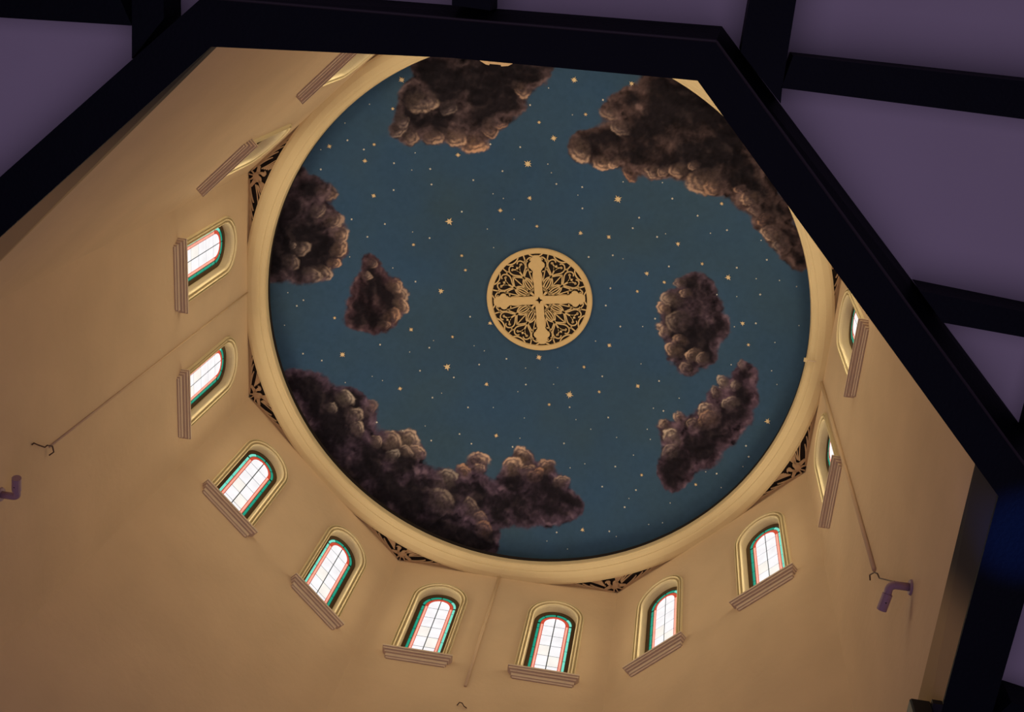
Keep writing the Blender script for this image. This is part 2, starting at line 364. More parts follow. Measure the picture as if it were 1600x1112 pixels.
def tube(bm, pts, r, seg=8, r2=None):
    P = [Vector(p) for p in pts]
    n = len(P)
    rings = []
    up = Vector((0.13, 0.29, 0.95)).normalized()
    for i in range(n):
        d = (P[min(n - 1, i + 1)] - P[max(0, i - 1)]).normalized()
        a = d.cross(up)
        if a.length < 0.1:
            a = d.cross(Vector((1, 0, 0)))
        a.normalize()
        b = d.cross(a)
        rr = r if r2 is None else r + (r2 - r) * i / (n - 1)
        rings.append([bm.verts.new(P[i] + (a * math.cos(t) + b * math.sin(t)) * rr)
                      for t in [2 * math.pi * k / seg for k in range(seg)]])
    for i in range(n - 1):
        for k in range(seg):
            l = (k + 1) % seg
            bm.faces.new((rings[i][k], rings[i][l], rings[i + 1][l], rings[i + 1][k]))
    bm.faces.new(rings[0][::-1])
    bm.faces.new(rings[-1])

def lathe(bm, prof, seg=128, closed=True):
    rings = [[bm.verts.new((r * math.cos(t), r * math.sin(t), z)) for r, z in prof]
             for t in [2 * math.pi * k / seg for k in range(seg)]]
    m = len(prof)
    for k in range(seg):
        l = (k + 1) % seg
        for i in range(m if closed else m - 1):
            j = (i + 1) % m
            bm.faces.new((rings[k][i], rings[l][i], rings[l][j], rings[k][j]))

def arc(cx, cy, r, a0, a1, n=16):
    return [(cx + r * math.cos(math.radians(a0 + (a1 - a0) * i / n)),
             cy + r * math.sin(math.radians(a0 + (a1 - a0) * i / n))) for i in range(n + 1)]

# ---------------------------------------------------------------- drum walls
A = 5.0                                     # apothem of the octagonal drum
HC = 18.36                                  # top of the drum
WB = 9.62                                   # underside of the drum walls
SILL, SPRING = 15.60, 17.33
HOLE = 0.385

def frame_of(k):
    t = -math.radians(45 * k)
    n = Vector((math.cos(t), math.sin(t), 0))
    s = Vector((math.sin(t), -math.cos(t), 0))
    return n, s, t - math.pi / 2

def arch_path(r, z0, n=20):
    """outline from bottom left, over the arch, to bottom right; z counted from the sill"""
    h = SPRING - SILL
    pts = [(-r, z0), (-r, h * 0.5)]
    pts += [(r * math.cos(a), h + r * math.sin(a)) for a in [math.pi * (1 - i / n) for i in range(n + 1)]]
    pts += [(r, h * 0.5), (r, z0)]
    return pts

SIDES = {0: 'south', -1: 'southwest', -2: 'west', -3: 'northwest', 4: 'north', 3: 'northeast', 2: 'east', 1: 'southeast'}
U = 1.045
half = A * math.tan(math.pi / 8)
OFFS = {3: 5.26, 4: 5.26}                   # the two walls behind the beams stand a little further out
def apo(k):
    k = (k + 3) % 8 - 3
    return OFFS.get(k, A)
def wall_end(k, step):
    return (apo(k + step) - apo(k) * math.cos(math.pi / 4)) / math.sin(math.pi / 4)
def corner(k, r=0.0):
    n, s, _ = frame_of(k)
    return n * (apo(k) + r) + s * (wall_end(k, 1) + r * math.tan(math.pi / 8))
walls = {}
for k, side in SIDES.items():
    n, s, rz = frame_of(k)
    zt = HC + 0.30
    ha, hb = wall_end(k, -1), wall_end(k, 1)
    outer = [(-ha, WB), (hb, WB), (hb, zt), (-ha, zt)]
    loops = [outer]
    for u0 in (-U, U):
        loops.append([(u0 + x, SILL + z) for x, z in arch_path(HOLE, 0.0)])
    flat = [p for lp in loops for p in lp]
    tri = tessellate_polygon([[Vector((x, z, 0)) for x, z in lp] for lp in loops])
    bm = bmesh.new()
    V = [bm.verts.new((x, 0, z - WB)) for x, z in flat]
    for t in tri:
        bm.faces.new([V[i] for i in t])
    # thickness: outer edges pushed back, and the reveals of both openings
    back = [bm.verts.new((x * 1.06 if i < 4 else x, 0.30, z - WB)) for i, (x, z) in enumerate(flat)]
    i0 = 0
    for lp in loops:
        m = len(lp)
        for i in range(m):
            a, b = i0 + i, i0 + (i + 1) % m
            bm.faces.new((V[a], V[b], back[b], back[a]))
        i0 += m
    bm.normal_update()
    o = obj('wall_' + side, bm, 'wall', loc=n * apo(k) + Vector((0, 0, WB + Z0)), rotz=rz)
    tag(o, 'cream stucco wall of the octagonal drum on its %s side, with two arched windows' % side, 'wall', kind='structure')
    walls[k] = o

# ---------------------------------------------------------------- windows
def arch_fill(bm, r_in, r_out, y, zb, hw_only=False, thick=0.01, n=20):
    """flat band between two arches"""
    a = arch_path(r_out, zb, n)
    b = arch_path(r_in, zb, n)
    va = [bm.verts.new((x, y, z)) for x, z in a]
    vb = [bm.verts.new((x, y, z)) for x, z in b]
    vc = [bm.verts.new((x, y + thick, z)) for x, z in a]
    vd = [bm.verts.new((x, y + thick, z)) for x, z in b]
    for i in range(len(a) - 1):
        bm.faces.new((va[i], va[i + 1], vb[i + 1], vb[i]))
        bm.faces.new((va[i], vc[i], vc[i + 1], va[i + 1]))
        bm.faces.new((vb[i], vb[i + 1], vd[i + 1], vd[i]))

def mesh_of(bm, name, mat, smooth=False):
    me = bpy.data.meshes.new(name)
    bm.to_mesh(me)
    bm.free()
    me.materials.append(MAT[mat])
    if smooth:
        me.shade_smooth()
    return me

H = SPRING - SILL
YG = 0.15
# moulding swept round the arch
prof = [(0.368, 0.17), (0.378, 0.03), (0.383, 0.004), (0.388, -0.020), (0.398, -0.026), (0.405, -0.020), (0.410, -0.002),
        (0.428, 0.000), (0.434, -0.030), (0.446, -0.046), (0.457, -0.036), (0.462, -0.008), (0.478, -0.008),
        (0.484, -0.034), (0.496, -0.036), (0.505, 0.002)]
bm = bmesh.new()
rows = []
for r, y in prof:
    rows.append([bm.verts.new((x, y, z)) for x, z in arch_path(r, 0.0, 28)])
for a, b in zip(rows, rows[1:]):
    for i in range(len(a) - 1):
        bm.faces.new((a[i], b[i], b[i + 1], a[i + 1]))
ME_TRIM = mesh_of(bm, 'arch_moulding', 'trim')
bm = bmesh.new()
arch_fill(bm, 0.305, 0.372, YG - 0.02, -0.02, thick=0.06)
ME_FRAME = mesh_of(bm, 'window_frame', 'frame')
# dark leading behind everything, closed towards the outside
bm = bmesh.new()
pts = arch_path(0.375, -0.03, 24)
f = bm.faces.new([bm.verts.new((x, YG + 0.03, z)) for x, z in pts])
bmesh.ops.triangulate(bm, faces=[f])
ME_CAME = mesh_of(bm, 'lead_came', 'came')
bm = bmesh.new()
arch_fill(bm, 0.252, 0.307, YG + 0.015, -0.02)
ME_GCAME = mesh_of(bm, 'green_came', 'green_came')
bm = bmesh.new()
arch_fill(bm, 0.192, 0.252, YG + 0.012, -0.02)
ME_RCAME = mesh_of(bm, 'red_came', 'red_came')
# white quarries: two columns, rows 0.2925 apart, last row follows the arch
WR = 0.190
G = 0.018
ZR = [-0.02] + [17.265 - SILL - 0.2925 * i for i in (5, 4, 3, 2, 1, 0)]
ZR = [ZR[0]] + [z for z in ZR[1:] if z > 0.05]
def white_pane(side, z0, z1):
    """outline of one white pane between two heights, clipped by the arch"""
    def xmax(z):
        return WR if z <= H else math.sqrt(max(0, WR * WR - (z - H) ** 2))
    zs = [z0 + (z1 - z0) * i / 8 for i in range(9)]
    pts = [(G / 2, z0), (xmax(z0) - 0.0, z0)]
    pts += [(xmax(z), z) for z in zs[1:-1]]
    if xmax(z1) > G:
        pts += [(xmax(z1), z1)]
    pts += [(G / 2, z1)]
    return [(side * x, z) for x, z in pts]
WP = []
zrows = ZR + [H + WR]
for i in range(len(zrows) - 1):
    for side in (-1, 1):
        bm = bmesh.new()
        z0 = zrows[i] + G / 2
        z1 = zrows[i + 1] - (G / 2 if i < len(zrows) - 2 else 0.004)
        poly_prism(bm, white_pane(side, z0, z1), YG + 0.004, YG + 0.010, to3=lambda x, y, z: (x, z, y))
        WP.append(mesh_of(bm, 'white_pane', 'cream' if (i * 2 + side) % 5 == 0 else 'white'))
def band_panes(r_in, r_out, y, matL, matR, step, off, arcn, matArc, gap=0.020):
    out = []
    zs = [-0.02]
    z = off
    while z < H - 0.06:
        zs.append(z)
        z += step
    zs.append(H - 0.02)
    for side, mt in ((-1, matL), (1, matR)):
        for a, b in zip(zs, zs[1:]):
            bm = bmesh.new()
            x0, x1 = sorted((side * r_in, side * r_out))
            box(bm, (x0, y, a + gap / 2), (x1, y + 0.008, b - gap / 2))
            out.append(mesh_of(bm, 'border_pane', mt))
    for i in range(arcn):
        a0 = 2 + 176 * i / arcn
        a1 = 2 + 176 * (i + 1) / arcn
        ga = math.degrees(gap / r_out) / 2
        p = arc(0, H, r_out, a0 + ga, a1 - ga, 8) + arc(0, H, r_in, a1 - ga, a0 + ga, 8)
        bm = bmesh.new()
        poly_prism(bm, p, y, y + 0.008, to3=lambda x, yy, z: (x, z, yy))
        out.append(mesh_of(bm, 'border_pane', matArc[i]))
    return out
def sets(flip):
    l, r = ('teal_light', 'teal_dark') if flip else ('teal_dark', 'teal_light')  # one teal glass: brighter and dimmer side by light angle, put into the colour
    t = band_panes(0.258, 0.300, YG, l, r, 0.2925, 0.10, 4, ['teal_dark' if l == 'teal_light' else 'teal_light', 'teal_dark', 'teal_dark', l] if True else None)
    s = band_panes(0.205, 0.238, YG + 0.002, 'salmon', 'salmon', 0.2925, 0.17, 3, ['red_came'] * 3, 0.014)
    return t, s
PANES = {0: sets(False), 1: sets(True)}
# sill: slab and two smaller mouldings below it
bm = bmesh.new()
sp = [(0.585, -0.135, 0.0), (0.585, -0.135, -0.034), (0.572, -0.118, -0.036), (0.565, -0.108, -0.050), (0.568, -0.112, -0.070), (0.545, -0.082, -0.074),
      (0.535, -0.070, -0.092), (0.540, -0.078, -0.108), (0.515, -0.050, -0.112), (0.508, -0.042, -0.145), (0.515, -0.052, -0.160), (0.515, -0.050, -0.172), (0.495, -0.03, -0.178), (0.49, -0.02, -0.20)]
rows = []
for hx, y, z in sp:
    rows.append([bm.verts.new(p) for p in ((-hx, 0.0, z), (-hx, y, z), (hx, y, z), (hx, 0.0, z))])
for a, b in zip(rows, rows[1:]):
    for i in range(3):
        bm.faces.new((a[i], a[i + 1], b[i + 1], b[i]))
bm.faces.new(rows[-1])
# top slopes back into the opening
t = [bm.verts.new(p) for p in ((-0.38, 0.0, 0.0), (-0.38, 0.20, 0.012), (0.38, 0.20, 0.012), (0.38, 0.0, 0.0))]
bm.faces.new(t)
bm.faces.new(rows[0][::-1])
ME_SILL = mesh_of(bm, 'window_sill', 'sill')

WLAB = {
    (0, 1): 'arched leaded window at the bottom of the picture, right of the thin wall pipe',
    (0, -1): 'arched leaded window at the bottom of the picture, left of the thin wall pipe',
    (-1, 1): 'arched leaded window at lower left, the lower of the southwest wall pair',
    (-1, -1): 'arched leaded window at lower left, the upper of the southwest wall pair',
    (-2, 1): 'arched leaded window on the left wall, the lower of its two, below the crease of the pipe',
    (-2, -1): 'arched leaded window on the left wall, the upper of its two',
    (-3, 1): 'window at upper left seen nearly edge-on, a white sliver of glass at its sill',
    (-3, -1): 'window at upper left cut off by the black beam at the top of the picture',
    (1, -1): 'arched leaded window right of the bottom pair, the left of the southeast wall pair',
    (1, 1): 'arched leaded window at lower right, the right of the southeast wall pair',
    (2, -1): 'window on the right wall seen edge-on, the lower with a thin sliver of glass',
    (2, 1): 'window on the right wall cut off by the diagonal black beam',
    (3, -1): 'window of the northeast drum wall hidden behind the diagonal beam, lower one',
    (3, 1): 'window of the northeast drum wall hidden behind the diagonal beam, upper one',
    (4, -1): 'window of the north drum wall hidden behind the top beam, right one',
    (4, 1): 'window of the north drum wall hidden behind the top beam, left one',
}
num = 1
for k in SIDES:
    n, s, rz = frame_of(k)
    for sg in (-1, 1):
        p = n * apo(k) + s * (sg * U) + Vector((0, 0, SILL + Z0))
        w = empty('window_%d' % num, p, rz)
        num += 1
        tag(w, WLAB[(k, sg)], 'window', kind='structure')
        link('arch_moulding', ME_TRIM, w)
        link('window_frame', ME_FRAME, w)
        link('lead_came', ME_CAME, w)
        link('green_came', ME_GCAME, w)
        link('red_came', ME_RCAME, w)
        link('window_sill', ME_SILL, w)
        for me in WP:
            link('white_pane', me, w)
        tl, sl = PANES[1 if k < 0 else 0]
        for me in tl:
            link('teal_pane', me, w)
        for me in sl:
            link('salmon_pane', me, w)
        # daylight entering at this window
        q = p + n * 0.025 + Vector((0, 0, 0.95))
        lamp('daylight', 'AREA', q, DAYLIGHT, DAYCOL, 0.50, 1.6, target=q - n)

# ---------------------------------------------------------------- cornice ring, dome
bm = bmesh.new()
lathe(bm, [(4.985, HC + 0.012), (4.93, HC - 0.004), (4.80, HC - 0.010), (4.68, HC + 0.006), (4.645, HC + 0.016), (4.642, HC + 0.034), (4.632, HC + 0.036), (4.60, HC + 0.040),
           (4.56, HC + 0.060), (4.535, HC + 0.080), (4.51, HC + 0.078), (4.50, HC + 0.10), (4.50, HC + 0.20), (4.985, HC + 0.20)], 160)
for v in bm.verts:   # widen to the measured radii
    r = math.hypot(v.co.x, v.co.y)
    r2 = 4.69 + (r - 4.50) / (4.985 - 4.50) * (5.06 - 4.69)
    v.co.x *= r2 / r
    v.co.y *= r2 / r
ring = obj('trim_1', bm, 'ring', loc=(0, 0, Z0), smooth=False)
tag(ring, 'cream ring cornice framing the painted night sky, touching all eight walls', 'cornice', kind='structure')

AP, RS = 19.86, 12.75125
def dome_z(x, y):
    return AP - RS + np.sqrt(RS * RS - x * x - y * y)

rng = np.random.default_rng(7)
NT = rng.random((256, 256))
def vnoise(x, y):
    xi = np.floor(x).astype(int); yi = np.floor(y).astype(int)
    fx = x - xi; fy = y - yi
    fx = fx * fx * (3 - 2 * fx); fy = fy * fy * (3 - 2 * fy)
    g = lambda a, b: NT[a % 256, b % 256]
    return ((g(xi, yi) * (1 - fx) + g(xi + 1, yi) * fx) * (1 - fy) + (g(xi, yi + 1) * (1 - fx) + g(xi + 1, yi + 1) * fx) * fy) * 2 - 1
def fbm(x, y, f, o=4, s=0.0):
    r = 0 * x; a = 1.0; t = 0
    for i in range(o):
        c, d = math.cos(i * 1.1 + s), math.sin(i * 1.1 + s)
        r = r + a * vnoise((x * c - y * d) * f + s * 17 + i * 31, (x * d + y * c) * f + s * 29 + i * 57)
        t += a; a *= 0.55; f *= 2.03
    return r / t
def sm(a, b, x):
    t = np.clip((x - a) / (b - a), 0, 1)
    return t * t * (3 - 2 * t)
def lin(r, g, b):
    return np.array(srgb(r, g, b)[:3])

def paint(x, y):
    """the mural: night sky with painted storm clouds, colours per point"""
    c = np.empty(x.shape + (3,))
    n1 = fbm(x, y, 0.5, 4, 0.3)[..., None]
    n2 = fbm(x, y, 14, 3, 2.1)[..., None]
    c[:] = SKY * (1 + 0.10 * n1 + 0.10 * n2) * (1 + np.array([-0.10, 0.0, 0.14]) * fbm(x, y, 0.9, 3, 15.0)[..., None])
    wx = x + 0.07 * fbm(x, y, 3.2, 4, 1.0) + 0.022 * fbm(x, y, 17, 2, 5.0)
    wy = y + 0.07 * fbm(x, y, 3.2, 4, 4.0) + 0.022 * fbm(x, y, 17, 2, 6.0)
    mott = fbm(x, y, 3.0, 5, 8.0)[..., None]
    fine = fbm(x, y, 22, 3, 9.0)[..., None]
    rc = np.maximum(np.hypot(x, y), 0.3)
    lx, ly = -x / rc, -y / rc                       # painted light falls from the centre of the sky
    def billow(px_, py_):
        return 1.0 - np.abs(fbm(px_, py_, 2.6, 4, 13.0)) * 1.6
    emboss = (billow(wx + 0.0, wy + 0.0) - billow(wx + lx * 0.07, wy + ly * 0.07))
    emboss = np.clip(emboss * 2.6, -0.9, 1.6)[..., None]
    own = {ci: [] for ci in range(7)}
    for px, py, r, b, w in LIT:
        k = min(DARK, key=lambda p: math.hypot(p[0] - px, p[1] - py) - p[2])
        own[k[3]].append((px, py, r * 0.92, k[3]))
    for ci in range(7):
        P = [p for p in DARK if p[3] == ci] + own[ci]
        x0 = min(p[0] - p[2] for p in P) - 0.4; x1 = max(p[0] + p[2] for p in P) + 0.4
        y0 = min(p[1] - p[2] for p in P) - 0.4; y1 = max(p[1] + p[2] for p in P) + 0.4
        I = np.where((x > x0) & (x < x1) & (y > y0) & (y < y1))[0]
        X, Y = wx[I], wy[I]
        m = np.zeros(len(I)); depth = np.zeros(len(I))
        for px, py, r, _ in P:
            d = np.hypot(X - px, Y - py)
            m += np.exp(np.clip(9 * (1 - d / (r * 1.0)) * min(1.0, r / 0.3), -30, 12))
            depth = np.maximum(depth, r - d)
        m = np.log(m + 1e-9) + 0.55 * fbm(x[I], y[I], 9, 3, 3.3)
        a = (sm(-1.0, 0.75, m) * 0.985)[:, None]
        core = sm(0.6, 5.2, np.minimum(m, 5.0) + 4.2 * mott[I, 0] + 2.0 * fbm(x[I], y[I], 1.3, 3, 11.0))[:, None] * 0.95
        body = CLOUD_EDGE[ci] * (1 - core) + CLOUD_CORE * core
        body = body * (1 + 0.40 * mott[I] + 0.30 * fine[I] + 0.75 * emboss[I] * (1 - 0.5 * core))
        body = body + np.clip(emboss[I] - 0.35, 0, 1) * (1 - core * 0.8) * lin(60, 50, 46)
        c[I] = c[I] * (1 - a) + np.clip(body, 0.001, 1) * a
    for px, py, r, b, w in LIT:
        I = np.where((np.abs(x - px) < r * 1.6) & (np.abs(y - py) < r * 1.6))[0]
        r = r * (1.12 + 0.10 * math.sin(px * 37 + py * 91))
        X = x[I] + (wx[I] - x[I]) * 1.0 - px; Y = (y[I] + (wy[I] - y[I]) * 1.0 - py)
        th = math.sin(px * 53 + py * 17) * 0.9
        X, Y = X * math.cos(th) - Y * math.sin(th), X * math.sin(th) + Y * math.cos(th)
        X = X * 1.16; Y = Y * 0.9
        d = np.hypot(X, Y) / r
        L = -np.array([px, py]) / math.hypot(px, py)
        L = np.array([L[0] * math.cos(th) - L[1] * math.sin(th), L[0] * math.sin(th) + L[1] * math.cos(th)])
        lam = (X * L[0] + Y * L[1]) / (r * np.maximum(d, 0.05))
        rim = 1.55 * np.exp(-((d - 0.82) / 0.10) ** 2) * np.clip(lam * 1.0 + 0.05, 0, 1) ** 1.9
        rim2 = 0.8 * np.exp(-((d - 0.48) / 0.12) ** 2) * np.clip(lam, 0, 1) ** 2.2
        soft = 0.16 * np.clip(1 - d, 0, 1)
        h = (rim + rim2 + soft) * (0.75 + 0.75 * fine[I, 0] + 0.7 * mott[I, 0])
        h = np.clip(h * 1.2, 0, 1.15)[:, None] * b
        a = (sm(1.10, 0.75, d) * (0.15 + 0.45 * np.clip(lam, 0, 1)))[:, None]
        warm = LIGHT_COOL * (1 - w) + LIGHT_WARM * w
        base = c[I] * (1 - a) + (CLOUD_MID * (1 + 0.3 * fine[I])) * a
        k = (sm(1.15, 0.9, d))[:, None]
        c[I] = base * (1 - h * k) + warm * h * k
    return np.clip(c, 0.0005, 1)

SKY = lin(56, 81, 106)
CLOUD_CORE = lin(25, 21, 25)
CLOUD_EDGE = [lin(78, 64, 68), lin(80, 64, 64), lin(70, 57, 66), lin(70, 52, 60), lin(74, 60, 76), lin(76, 62, 74), lin(76, 60, 74)]
CLOUD_MID = lin(82, 70, 78)
LIGHT_COOL = lin(186, 176, 164)
LIGHT_WARM = lin(212, 160, 124)

NG = 640
RD = 4.95
g = np.linspace(-RD, RD, NG)
gx, gy = np.meshgrid(g, g)
gx = gx.ravel(); gy = gy.ravel()
rr = np.hypot(gx, gy)
scale_in = np.where(rr > RD, RD / np.maximum(rr, 1e-6), 1.0)
idx = np.arange(NG * NG).reshape(NG, NG)
q = np.stack([idx[:-1, :-1], idx[1:, :-1], idx[1:, 1:], idx[:-1, 1:]], -1).reshape(-1, 4)
keep = (rr[q] <= RD + 0.012).all(1)
q = q[keep]
used = np.unique(q)
remap = -np.ones(NG * NG, int); remap[used] = np.arange(len(used))
q = remap[q]
vx = (gx * scale_in)[used]; vy = (gy * scale_in)[used]
co = np.stack([vx, vy, dome_z(vx, vy)], 1)
me = bpy.data.meshes.new('ceiling')
me.vertices.add(len(co)); me.vertices.foreach_set('co', co.astype(np.float32).ravel())
me.loops.add(q.size); me.loops.foreach_set('vertex_index', q.astype(np.int32).ravel())
me.polygons.add(len(q)); me.polygons.foreach_set('loop_start', (np.arange(len(q)) * 4).astype(np.int32))
me.update(calc_edges=True)
ca = me.color_attributes.new('paint', 'FLOAT_COLOR', 'POINT')
pc = paint(vx, vy)
ca.data.foreach_set('color', np.concatenate([pc, np.ones((len(pc), 1))], 1).astype(np.float32).ravel())
me.shade_smooth()
m = bpy.data.materials.new('sky_mural')
m.use_nodes = True
nt = m.node_tree
at = nt.nodes.new('ShaderNodeAttribute'); at.attribute_name = 'paint'
b = nt.nodes['Principled BSDF']
nt.links.new(at.outputs['Color'], b.inputs['Base Color'])
b.inputs['Roughness'].default_value = 0.95
b.inputs['Specular IOR Level'].default_value = 0.05
me.materials.append(m)
dome = link('ceiling_dome', me, loc=(0, 0, Z0))
tag(dome, 'shallow dome painted as a dark blue night sky with brown storm clouds', 'ceiling', kind='structure')
# gilt stars fixed to the dome
SR = {1: 0.013, 2: 0.021, 3: 0.035, 4: 0.050, 5: 0.064, 6: 0.082}
SM = {}
for sz, r in SR.items():
    for var in range(2):
        npt = 4 if sz < 3 else (6 if var else 8)
        inner = 0.62 if sz < 3 else 0.40
        pts = []
        for i in range(npt * 2):
            rr_ = r if i % 2 == 0 else r * inner
            if sz > 3 and i % 4 == 2:
                rr_ *= 0.78
            a = math.pi * i / npt
            pts.append((rr_ * math.cos(a), rr_ * math.sin(a)))
        bm = bmesh.new()
        lo = [bm.verts.new((x, y, 0.012)) for x, y in pts]
        hi = [bm.verts.new((x * 0.9, y * 0.9, 0.0)) for x, y in pts]
        ce = bm.verts.new((0, 0, -0.004))
        for i in range(len(pts)):
            j = (i + 1) % len(pts)
            bm.faces.new((lo[i], lo[j], hi[j], hi[i]))
            bm.faces.new((hi[i], hi[j], ce))
        SM[(sz, var)] = mesh_of(bm, 'star', 'star' if sz > 2 else 'star_white')
for i, (x, y, sz) in enumerate(STARS):
    z = float(dome_z(np.array(x), np.array(y)))
    o = link('star', SM[(sz, i % 2)], dome, loc=(x, y, z - 0.012))
    nrm = Vector((x, y, z - (AP - RS))).normalized()
    o.rotation_euler = (nrm.to_track_quat('Z', 'Y').to_matrix() @ Matrix.Rotation(i * 1.7, 3, 'Z')).to_euler()

# cover above the cornice so that the drum is closed
bm = bmesh.new()
lathe(bm, [(4.70, HC + 0.21), (5.7, HC + 0.21), (5.7, HC + 0.32), (4.70, HC + 0.32)], 96)
o = obj('trim_2', bm, 'dark', loc=(0, 0, Z0))
tag(o, 'dark void above the corner grilles between the ring and the drum walls', 'void', kind='structure')

# ---------------------------------------------------------------- medallion
MR = 0.969
ZM = 19.79
med = tag(empty('ceiling_medallion', (0, 0, ZM + Z0), math.radians(-9.3)),
          'round gold fretwork medallion with a cross at the centre of the painted sky', 'medallion')
bm = bmesh.new()
lathe(bm, [(0.87, 0.035), (0.872, 0.0), (0.885, -0.014), (0.95, -0.016), (MR, 0.0), (MR, 0.05), (0.87, 0.05)], 96)
obj('rim', bm, 'gold', med)
bm = bmesh.new()
poly_prism(bm, arc(0, 0, 0.90, 0, 360 - 360 / 64, 63), 0.022, 0.027)
obj('backing_disc', bm, 'dark', med)
# cross: four arms with lobed ends and a small star-shaped hole
arm = [(0.115, 0.076), (0.52, 0.071), (0.56, 0.080), (0.585, 0.108)]
arm += arc(0.655, 0.088, 0.062, 200, 20, 10)[1:-1][::1]
arm += [(0.735, 0.092), (0.775, 0.098), (0.80, 0.082), (0.815, 0.060), (0.84, 0.04)]
bm = bmesh.new()
for q4 in range(4):
    cq, sq = math.cos(q4 * math.pi / 2), math.sin(q4 * math.pi / 2)
    # each arm starts at the notch of the central star
    pts = [(0.075, 0.0), (0.022, 0.022), (0.076, 0.076)] + arm + [(x, -y) for x, y in reversed(arm)] + [(0.076, -0.076), (0.022, -0.022)]
    pts = [(x * cq - y * sq, x * sq + y * cq) for x, y in pts]
    poly_prism(bm, pts, -0.012, 0.018)
obj('cross', bm, 'gold', med)
# tracery
bm = bmesh.new()
def pol(r, a):
    return (r * math.cos(math.radians(a)), r * math.sin(math.radians(a)))
TW = 0.021
z0t, z1t = 0.0, 0.018
def bez(p0, p1, p2, p3, n=12):
    out = []
    for i in range(n + 1):
        t = i / n; u = 1 - t
        out.append(tuple(u**3 * a + 3 * u * u * t * b_ + 3 * u * t * t * c_ + t**3 * d_ for a, b_, c_, d_ in zip(p0, p1, p2, p3)))
    return out
for a in range(0, 360, 30):
    if a % 90 != 0:
        # teardrop from the node out to the rim
        for sgn in (-1, 1):
            stroke(bm, bez(pol(0.49, a), pol(0.60, a + sgn * 3), pol(0.63, a + sgn * 15), pol(0.74, a + sgn * 12.5)), TW, z0t, z1t)
            stroke(bm, bez(pol(0.74, a + sgn * 12.5), pol(0.82, a + sgn * 10), pol(0.83, a + sgn * 5), pol(0.775, a + sgn * 3.0)), TW, z0t, z1t)
            # heart scroll
            stroke(bm, bez(pol(0.655, a), pol(0.72, a + sgn * 2), pol(0.70, a + sgn * 6.5), pol(0.755, a + sgn * 6.2)), 0.028, z0t, z1t, 0.012)
            stroke(bm, arc(*pol(0.735, a + sgn * 7.6), 0.014, 0, 330, 8), 0.012, z0t, z1t)
            # slender leaf from centre to node
            stroke(bm, bez(pol(0.20, a), pol(0.28, a + sgn * 12), pol(0.40, a + sgn * 9), pol(0.49, a)), TW, z0t, z1t)
            # crossing lines between neighbours
            stroke(bm, bez(pol(0.30, a + sgn * 15), pol(0.42, a + sgn * 13), pol(0.47, a + sgn * 6), pol(0.49, a)), TW, z0t, z1t)
            stroke(bm, bez(pol(0.49, a), pol(0.56, a + sgn * 7), pol(0.60, a + sgn * 12), pol(0.64, a + sgn * 15)), TW, z0t, z1t)
        stroke(bm, [pol(0.20, a), pol(0.49, a)], TW * 0.8, z0t, z1t)
        stroke(bm, [pol(0.49, a), pol(0.66, a)], TW * 1.1, z0t, z1t, 0.03)
        poly_prism(bm, [pol(0.63, a - 1.2), pol(0.69, a - 3.6), pol(0.74, a), pol(0.69, a + 3.6), pol(0.63, a + 1.2)][::-1], z0t, z1t)
    else:
        # round arches hugging the lobed arm ends
        for sgn in (-1, 1):
            stroke(bm, bez(pol(0.545, a + sgn * 10), pol(0.545, a + sgn * 17), pol(0.66, a + sgn * 19), pol(0.76, a + sgn * 14)), TW, z0t, z1t)
            stroke(bm, bez(pol(0.76, a + sgn * 14), pol(0.82, a + sgn * 9.5), pol(0.82, a + sgn * 6.5), pol(0.785, a + sgn * 6)), TW, z0t, z1t)
            stroke(bm, arc(*pol(0.765, a + sgn * 7.4), 0.016, 0, 330, 8), 0.013, z0t, z1t)
            stroke(bm, bez(pol(0.26, a + sgn * 18), pol(0.38, a + sgn * 14), pol(0.46, a + sgn * 10), pol(0.52, a + sgn * 8)), TW, z0t, z1t)
    # spokes between the petals and scallops against the rim
    stroke(bm, [pol(0.27, a + 15), pol(0.64, a + 15)], TW * 0.8, z0t, z1t)
    stroke(bm, [pol(0.76, a + 15), pol(0.885, a + 15)], TW, z0t, z1t)
    stroke(bm, bez(pol(0.885, a - 8.5), pol(0.80, a - 5), pol(0.80, a + 5), pol(0.885, a + 8.5)), TW * 1.1, z0t, z1t)
    stroke(bm, bez(pol(0.74, a + 12.5), pol(0.79, a + 14), pol(0.79, a + 16), pol(0.74, a + 17.5), 6), TW, z0t, z1t)
for a in range(45, 360, 90):
    stroke(bm, [pol(0.11, a), pol(0.235, a)], 0.03, z0t, z1t, 0.05)
    for sgn in (-1, 1):
        stroke(bm, bez(pol(0.215, a + sgn * 1), pol(0.25, a + sgn * 10), pol(0.25, a + sgn * 20), pol(0.24, a + sgn * 24)), 0.02, z0t, z1t)
tr = obj('tracery', bm, 'gold', med)

